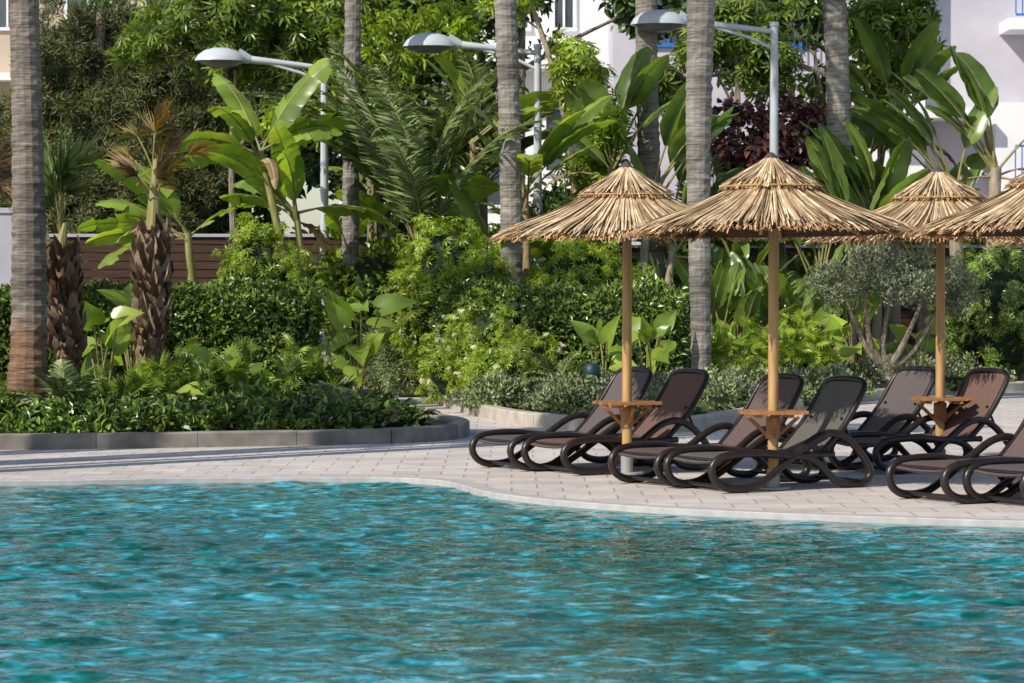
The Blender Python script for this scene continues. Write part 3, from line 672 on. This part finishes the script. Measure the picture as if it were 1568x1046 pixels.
tree('broadleaf_tree',.2,55,7,.14,[((-.3,55,7.2),(1.1,1,.9)),((2.9,55.5,7.3),(1.1,1,.8)),((-.6,55,5.6),(.5,.6,.6))],T_LEAF3,36,30,.22,.11,G_DARK,.34,inner=.4)
tree('feathery_tree',-1.5,46.5,5.6,.06,[((-2.3,46,5.3),(.8,.6,.7)),((-3.4,46,4.3),(.5,.5,.4)),((-1.2,46.4,5.7),(.7,.6,.5))],T_LEAF3,70,24,.17,.045,G_BRIGHT,.24,up=-.5,lean=-.4)
tree('rubber_tree',1.75,43.9,6.5,.075,[((1.0,43.9,4.9),(.42,.4,.5)),((1.35,43.8,4.1),(.4,.4,.4)),((1.35,43.9,3.4),(.4,.4,.35)),((.1,44,6.3),(.5,.4,.5))],T_WHORL,90,7,.2,.2,G_BRIGHT,.2,bark=M_BARKL,up=.7,lean=-1.65)
tree('burgundy_tree',4.4,46,4.1,.09,[((3.75,45.6,3.9),(.6,.5,.6)),((4.6,45.8,4.1),(.6,.5,.5)),((4.1,45.4,3.45),(.7,.5,.45))],T_LEAF3,110,28,.13,.1,G_RED,.2,inner=.5)
tree('umbrella_tree',3.9,49.5,5.6,.08,[((3.3,49.5,5.9),(.6,.5,.5)),((4.1,49.6,6.3),(.7,.5,.5)),((4.5,49.5,5.4),(.5,.5,.45)),((2.7,49.6,5.1),(.5,.4,.4))],T_WHORL,75,7,.23,.23,G_MID,.22,up=.6)
tree('broadleaf_tree',6.3,54,5.8,.14,[((5.5,54,7.0),(1.0,.8,.6)),((7.0,54,6.3),(.6,.7,.6)),((4.4,54,6.1),(.7,.8,.6)),((6.2,54,4.9),(.8,.8,.7))],T_LEAF3,45,30,.24,.12,G_DARK,.34,inner=.4)
tree('umbrella_tree',6.3,48,4.8,.07,[((6.0,47.6,5.9),(.6,.5,.45)),((6.7,47.8,6.1),(.5,.5,.4)),((6.4,47.8,5.1),(.45,.4,.35))],T_WHORL,75,7,.24,.24,G_MID,.22,up=.6)
for (x,y,h,m) in ((-3.9,49.5,2.3,G_DARK),(-2.2,50,2.9,G_DARK),(-.6,49.5,2.2,G_MID),(1.0,50.5,2.9,G_DARK),(2.6,48,2.2,G_DARK),(4.3,50.3,3.0,G_MID),(6.0,50.5,3.2,G_DARK),(7.8,50.5,2.9,G_MID),(9.5,51,2.4,G_DARK),(-7.0,51,3.4,G_DARK),(-5.2,51,3.6,G_DARK)):
    shrub('background_shrub',[((x,y,h*.5),(1.1,.8,h*.52)),((x+R(-.5,.5),y+.3,h*.75),(.7,.6,h*.33))],T_LEAF3,50,24,.21,.1,m,.26,core=.7)

# ---------------------------------------------------------------- mid layer paddle plants and palms
BM=[G_BANANA,M_STEM,M_STEMB,G_DRY]
FA=[0,3.14,3.5,-.3]
paddle_plant('banana_plant',-4.75,43,.1,[(0,0,2.3,-.15)],7,.3,1.35,.46,(0,60),(.4,1.0),BM,True,[0,3.14,2.8,.3,3.3],.07,1)
paddle_plant('banana_plant',-2.95,42,.1,[(0,0,3.5,-.75),(.15,.2,2.6,-.4)],7,.3,1.35,.46,(5,75),(.5,1.3),BM,True,[0,3.14,2.6,.4,3.6,4.5],.06,1)
paddle_plant('banana_plant',-2.2,43.9,.1,[(0,0,3.1,.05),(-.3,.3,2.0,-.1),(.25,.1,2.4,.1)],5,.3,1.0,.38,(10,80),(.6,1.5),BM,True,None,.05,1)
paddle_plant('banana_plant',.25,42.2,.1,[(0,0,3.0,-.05),(-.35,.2,1.8,-.1)],8,.35,1.35,.46,(10,85),(.3,1.1),BM,False,[0,3.14,2.7,3.5,.4,4.7],.06,1)
paddle_plant('banana_plant',-.7,44.3,.1,[(0,0,3.8,.1)],7,.35,1.1,.42,(20,85),(.4,1.2),BM,False,None,.055,1)
paddle_plant('giant_bird_of_paradise',1.95,43.3,.1,[(0,0,2.7,.1),(-.25,.2,3.3,-.2),(.3,.2,2.1,.2)],7,.8,1.05,.46,(50,87),(.2,.9),None,False,FA,.07,2)
paddle_plant('giant_bird_of_paradise',5.25,44,.1,[(0,0,1.9,.0),(-.35,.2,1.4,-.1),(.35,.1,2.3,.1)],9,.8,1.2,.52,(58,88),(.2,.7),None,False,FA,.08,1)
paddle_plant('giant_bird_of_paradise',7.15,45.5,.1,[(0,0,3.0,-.1),(-.45,.3,1.8,-.1),(.4,.2,3.4,.2)],9,.9,1.2,.52,(50,88),(.25,.9),None,False,FA,.12,4)
paddle_plant('giant_bird_of_paradise',6.3,47,.1,[(0,0,4.0,.0),(-.4,0,3.2,-.2)],8,.8,1.1,.46,(45,88),(.3,1.0),None,False,FA,.09,2)
for (x,y,st) in ((2.3,42.3,.4),(3.1,42,.6),(3.9,42.6,.8),(4.6,43,.6),(1.5,42.6,.4),(-.2,43.5,.9),(-3.4,44,.8),(3.5,43.5,1.1)):
    paddle_plant('bird_of_paradise',x,y,.1,[(0,0,st,0),(.25,.15,st*.7,.05),(-.22,.2,st*.8,-.05)],7,.75,.7,.28,(50,88),(.15,1.0),None,False,None,.05,1)
def clump_palm(name,x,y,z,n,L,ll,el=(25,85),m=G_PALM,sp=.1,dr=(.7,1.6),azs=None):
    mb=MB()
    if z>.4:
        tube(mb,[(x,y,.1),(x+.03,y,z*.5),(x,y,z)],[.13,.11,.1],9,2,True,.006)
    for i in range(n):
        frond(mb,(x+R(-sp,sp),y+R(-sp,sp),z),random.choice(azs)+R(-.5,.5) if azs else R(0,6.28),math.radians(R(*el)),L*R(.75,1.1),R(*dr),ll,48,0,1,1.5,.03,.12)
    return mb.obj(name,[m,M_STEM,M_BARK])
clump_palm('feather_palm',-1.35,42.6,2.2,24,3.3,.42,(50,86),G_PALM,.1,(.5,1.3),[2.9,3.4,3.14,0,-.4,4.2])
clump_palm('feather_palm',-.5,45.2,3.2,18,2.4,.4,(30,88))
clump_palm('feather_palm',-2.2,45,3.5,16,2.3,.4,(30,88))
clump_palm('feather_palm',.75,43.6,1.8,16,1.9,.3,(30,85))
clump_palm('feather_palm',3.2,45.5,2.0,16,1.9,.32,(30,85))
clump_palm('cycad',.55,35.1,.25,18,.75,.16,(15,75),G_PALM,.04)
clump_palm('cycad',-1.75,30.4,.12,14,.6,.15,(15,75),G_GREY,.04)
clump_palm('cycad',-4.9,31,.15,16,.8,.2,(25,80),G_GREY,.04)
clump_palm('cycad',-1.1,29.6,.12,10,.4,.1,(15,75),G_GREY,.03)

shrub('euonymus_shrub',[((-3.65,41,1.6),(.55,.5,.85)),((-3.3,41.2,1.3),(.4,.4,.8))],T_WHORL,200,9,.1,.1,G_BRIGHT,.16,core=.75)
shrub('euonymus_shrub',[((-.95,40.6,1.7),(.6,.5,.8)),((-.4,40.3,1.3),(.4,.4,.8)),((-1.3,40.6,1.2),(.4,.4,.7))],T_WHORL,200,9,.1,.1,G_BRIGHT,.16,core=.75)
shrub('euonymus_shrub',[((1.0,41.6,1.6),(.6,.5,.7)),((1.6,41.8,1.2),(.5,.5,.7))],T_WHORL,200,9,.1,.1,G_BRIGHT,.16,core=.75)
shrub('shade_shrub',[((-2.1,43,1.3),(.8,.5,1.0))],T_LEAF3,140,22,.13,.06,G_MID,.2,core=.7)
shrub('shade_shrub',[((3.3,44.2,1.0),(.9,.5,.8)),((4.6,44.4,1.0),(.8,.5,.8))],T_LEAF3,130,22,.14,.06,G_MID,.2,core=.7)
shrub('pittosporum_shrub',[((7.2,43.6,1.55),(.75,.6,.6)),((8.1,44,1.4),(.8,.6,.75)),((7.6,44.2,.9),(.9,.6,.8))],T_WHORL,170,10,.09,.09,G_HEDGE,.17,core=.7)
hedge('clipped_hedge',[(-9,38.4),(-5.7,38.4),(-4,38.5),(-2.75,38.5)],.5,1.5,1150,.09,G_HEDGE)
hedge('clipped_hedge',[(-.75,38.6),(.3,37.7),(1.4,37.4),(2.15,37.3)],.45,1.45,1150,.09,G_HEDGE)
shrub('variegated_shrub',[((-.7,37.0,.6),(.5,.45,.6)),((-.35,36.4,.75),(.42,.4,.55)),((-.15,35.7,.4),(.45,.4,.45)),((.25,35.9,.45),(.4,.35,.5))],T_WHORL,230,9,.08,.08,G_BRIGHT,.14,core=.75,bloom=26)
shrub('rosemary_shrub',[((-1.5,41.0,.5),(.36,.36,.45)),((-1.85,41.6,.5),(.35,.35,.45))],T_TUFT,420,12,.08,.08,G_GREY,.1,core=.8)

for (x,y,n,h,L) in ((-2.05,38.3,12,1.2,.4),(-2.4,37.4,8,.7,.32),(1.15,35.9,7,.95,.34),(1.75,36.0,8,1.05,.32),(4.4,40.2,9,1.0,.36),(4.95,41,9,1.2,.36),(-5.1,35.5,9,1.1,.38),(-3.3,31.8,6,.7,.3),(3.1,38.6,7,.8,.34),(5.9,41.5,8,.9,.34),(-4.95,37.2,8,1.3,.36),(.3,42.2,8,1.5,.4),(-2.7,32.2,5,.65,.28)):
    elephant('elephant_ear_plant',x,y,.1,n,h,L)
mb=MB()
for (x,y,rx,h) in ((-3.5,31.5,.6,.5),(-2.8,32.2,.6,.6),(-3.9,33,.5,.5),(-3.0,33.5,.7,.7),(-2.2,32.6,.4,.4),(-4.3,31,.35,.3)):
    cloud(mb,T_LOBE,(x,y,.1+h*.3),(rx,rx*.8,h*.8),28,7,.22,.22,.16,.0,.9,0,.7,.15)
mb.obj('philodendron_bed',[G_MID])
mb=MB()
for (x,y,rx,h) in ((3.0,38.5,.5,.9),(3.6,39,.5,1.0),(4.0,39.7,.4,.8),(2.7,38.0,.35,.5)):
    cloud(mb,T_LOBE,(x,y,.1+h*.4),(rx,rx*.8,h*.8),36,8,.18,.18,.16,.1,.8,0,.6,.15)
mb.obj('philodendron_bed',[G_BRIGHT])
def cover(name,pts,mat,t,L,W,per=26,mat2=None,dens=20):
    mb=MB()
    for (x,y,r,h) in pts:
        cloud(mb,t,(x,y,.08),(r,r*.8,h),int(dens),per,L,W,.11,.4,.8,0 if (mat2 is None or random.random()<.7) else 1,.6,.11)
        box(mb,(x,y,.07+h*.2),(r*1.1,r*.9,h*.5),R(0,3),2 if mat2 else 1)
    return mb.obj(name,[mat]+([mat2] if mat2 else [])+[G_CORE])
def bedL_front(x): return np.interp(x,[-8,-5,-3.1,-1.5,-.8],[27.4,27.7,28.15,28.7,29.3])
pts=[]
while len(pts)<85:
    x=R(-7,-1.0); y=bedL_front(x)+R(.4,3.2)
    if x>-1.9 and y>30.8: continue
    edge_d=min(1,(y-bedL_front(x))/1.5)
    pts.append((x,y,R(.22,.36),R(.08,.14)+.12*edge_d))
cover('ground_cover',pts,G_HEDGE,T_LEAF3,.1,.05,22,G_DARK,24)
pts=[(R(-6.8,-1.9),R(31.8,36.8),R(.3,.45),R(.2,.4)) for i in range(75)]
pts=[p for p in pts if p[0]<-2.0-(p[1]-33)*.12 and not(-5.7<p[0]<-4.2 and p[1]<35.5)]
cover('ground_cover',pts,G_MID,T_WHORL,.11,.11,9,G_BRIGHT,24)
pts=[]
for i in range(75):
    u=R(0,1); x=-.35+2.6*u; y0=(35.3-5.0*min(1,u*1.1+.1)) if u<.75 else 31.6+ (u-.75)*12
    pts.append((x,max(y0+.35,31.6)+R(0,2.6),R(.25,.38),R(.22,.38)))
pts=[p for p in pts if not(p[0]<.6 and p[1]<34.9-2.4*(p[0]+.27))]
cover('silver_ground_cover',pts,G_GREY,T_LEAF,.06,.03,55,G_OLIVE,28)
pts=[]
for i in range(85):
    u=R(0,1); x=2.5+4.8*u; y0=33.5+ (x-2.5)*2.35 if x<5.2 else 40.2+(x-5.2)*1.15
    pts.append((x,y0+.5+R(0,2.0),R(.25,.4),R(.22,.42)))
cover('silver_ground_cover',pts,G_GREY,T_LEAF,.065,.033,50,G_OLIVE,26)
# olive tree
mb=MB()
b=np.array([5.35,40.7,.1])
ends=[(4.75,40.7,1.45),(5.0,40.5,1.6),(5.45,40.8,1.6),(5.9,40.6,1.5),(6.15,40.8,1.35)]
tube(mb,cat([b,b+np.array([.03,0,.25]),b+np.array([0,0,.5])],3),[.11,.1,.1,.09,.09,.09,.09],9,1,True,.006)
for q in ends:
    q=np.array(q); m_=(b+q)/2+np.array([R(-.1,.1),0,-.05]); tube(mb,cat([b+np.array([0,0,.3]),m_,q],5),np.linspace(.06,.022,11),7,1,False,.004)
for (c,r) in (((4.75,40.6,1.65),(.45,.5,.3)),((5.3,40.6,1.85),(.5,.5,.3)),((5.9,40.7,1.75),(.5,.5,.34)),((6.3,40.8,1.5),(.35,.4,.28)),((5.5,40.4,1.6),(.6,.4,.2))):
    cloud(mb,T_LEAF,c,r,50,60,.06,.022,.12,.3,.7,0,.55)
mb.obj('olive_tree',[G_OLIVE,M_BARK])
mb=MB()
for (x,y,h) in ((-1.5,41.2,1.9),(-1.42,41.3,1.6),(-.05,40.9,1.5)): tube(mb,[(x,y,.1),(x+.03,y,h)],.03,7)
mb.obj('bamboo_canes',[M_POLE])
mb=MB(); tube(mb,[(.95,33.8,.1),(.95,33.8,.5)],.05,10); tube(mb,[(.95,33.8,.5),(.95,33.8,.53),(.95,33.8,.64),(.95,33.8,.68)],[.09,.11,.1,.05],12); mb.obj('garden_light',[noisemat('teal_paint',(.008,.03,.035),(.015,.05,.055),5,.5)],True)

# ---------------------------------------------------------------- light, world, camera
el=math.radians(40); az=math.radians(43)
ts=Vector((-math.cos(az)*math.cos(el),-math.sin(az)*math.cos(el),math.sin(el)))
sd=bpy.data.lights.new('sun','SUN'); sd.energy=5; sd.angle=math.radians(.5); sd.color=(1,.93,.82)
so=bpy.data.objects.new('sun',sd); scene.collection.objects.link(so); so.rotation_euler=(-ts).to_track_quat('-Z','Y').to_euler(); so.location=(-20,-10,20)
w=bpy.data.worlds.new('World'); scene.world=w; w.use_nodes=True; nt=w.node_tree
bg=nt.nodes.get('Background') or nt.nodes.new('ShaderNodeBackground')
sk=nt.nodes.new('ShaderNodeTexSky'); sk.sky_type='NISHITA'; sk.sun_disc=False; sk.sun_elevation=el; sk.sun_rotation=math.atan2(ts.x,ts.y)%(2*math.pi)
nt.links.new(sk.outputs[0],bg.inputs[0]); bg.inputs[1].default_value=.14
cd=bpy.data.cameras.new('camera'); cd.lens=100; cd.sensor_width=36; cd.clip_end=3000; cd.clip_start=.1
cd.dof.use_dof=True; cd.dof.focus_distance=25; cd.dof.aperture_fstop=7
co=bpy.data.objects.new('camera',cd); scene.collection.objects.link(co); co.location=(0,0,1.58); co.rotation_euler=(math.radians(90-1.09),0,0)
scene.camera=co
scene.view_settings.view_transform='Standard'; scene.view_settings.look='None'; scene.view_settings.exposure=0
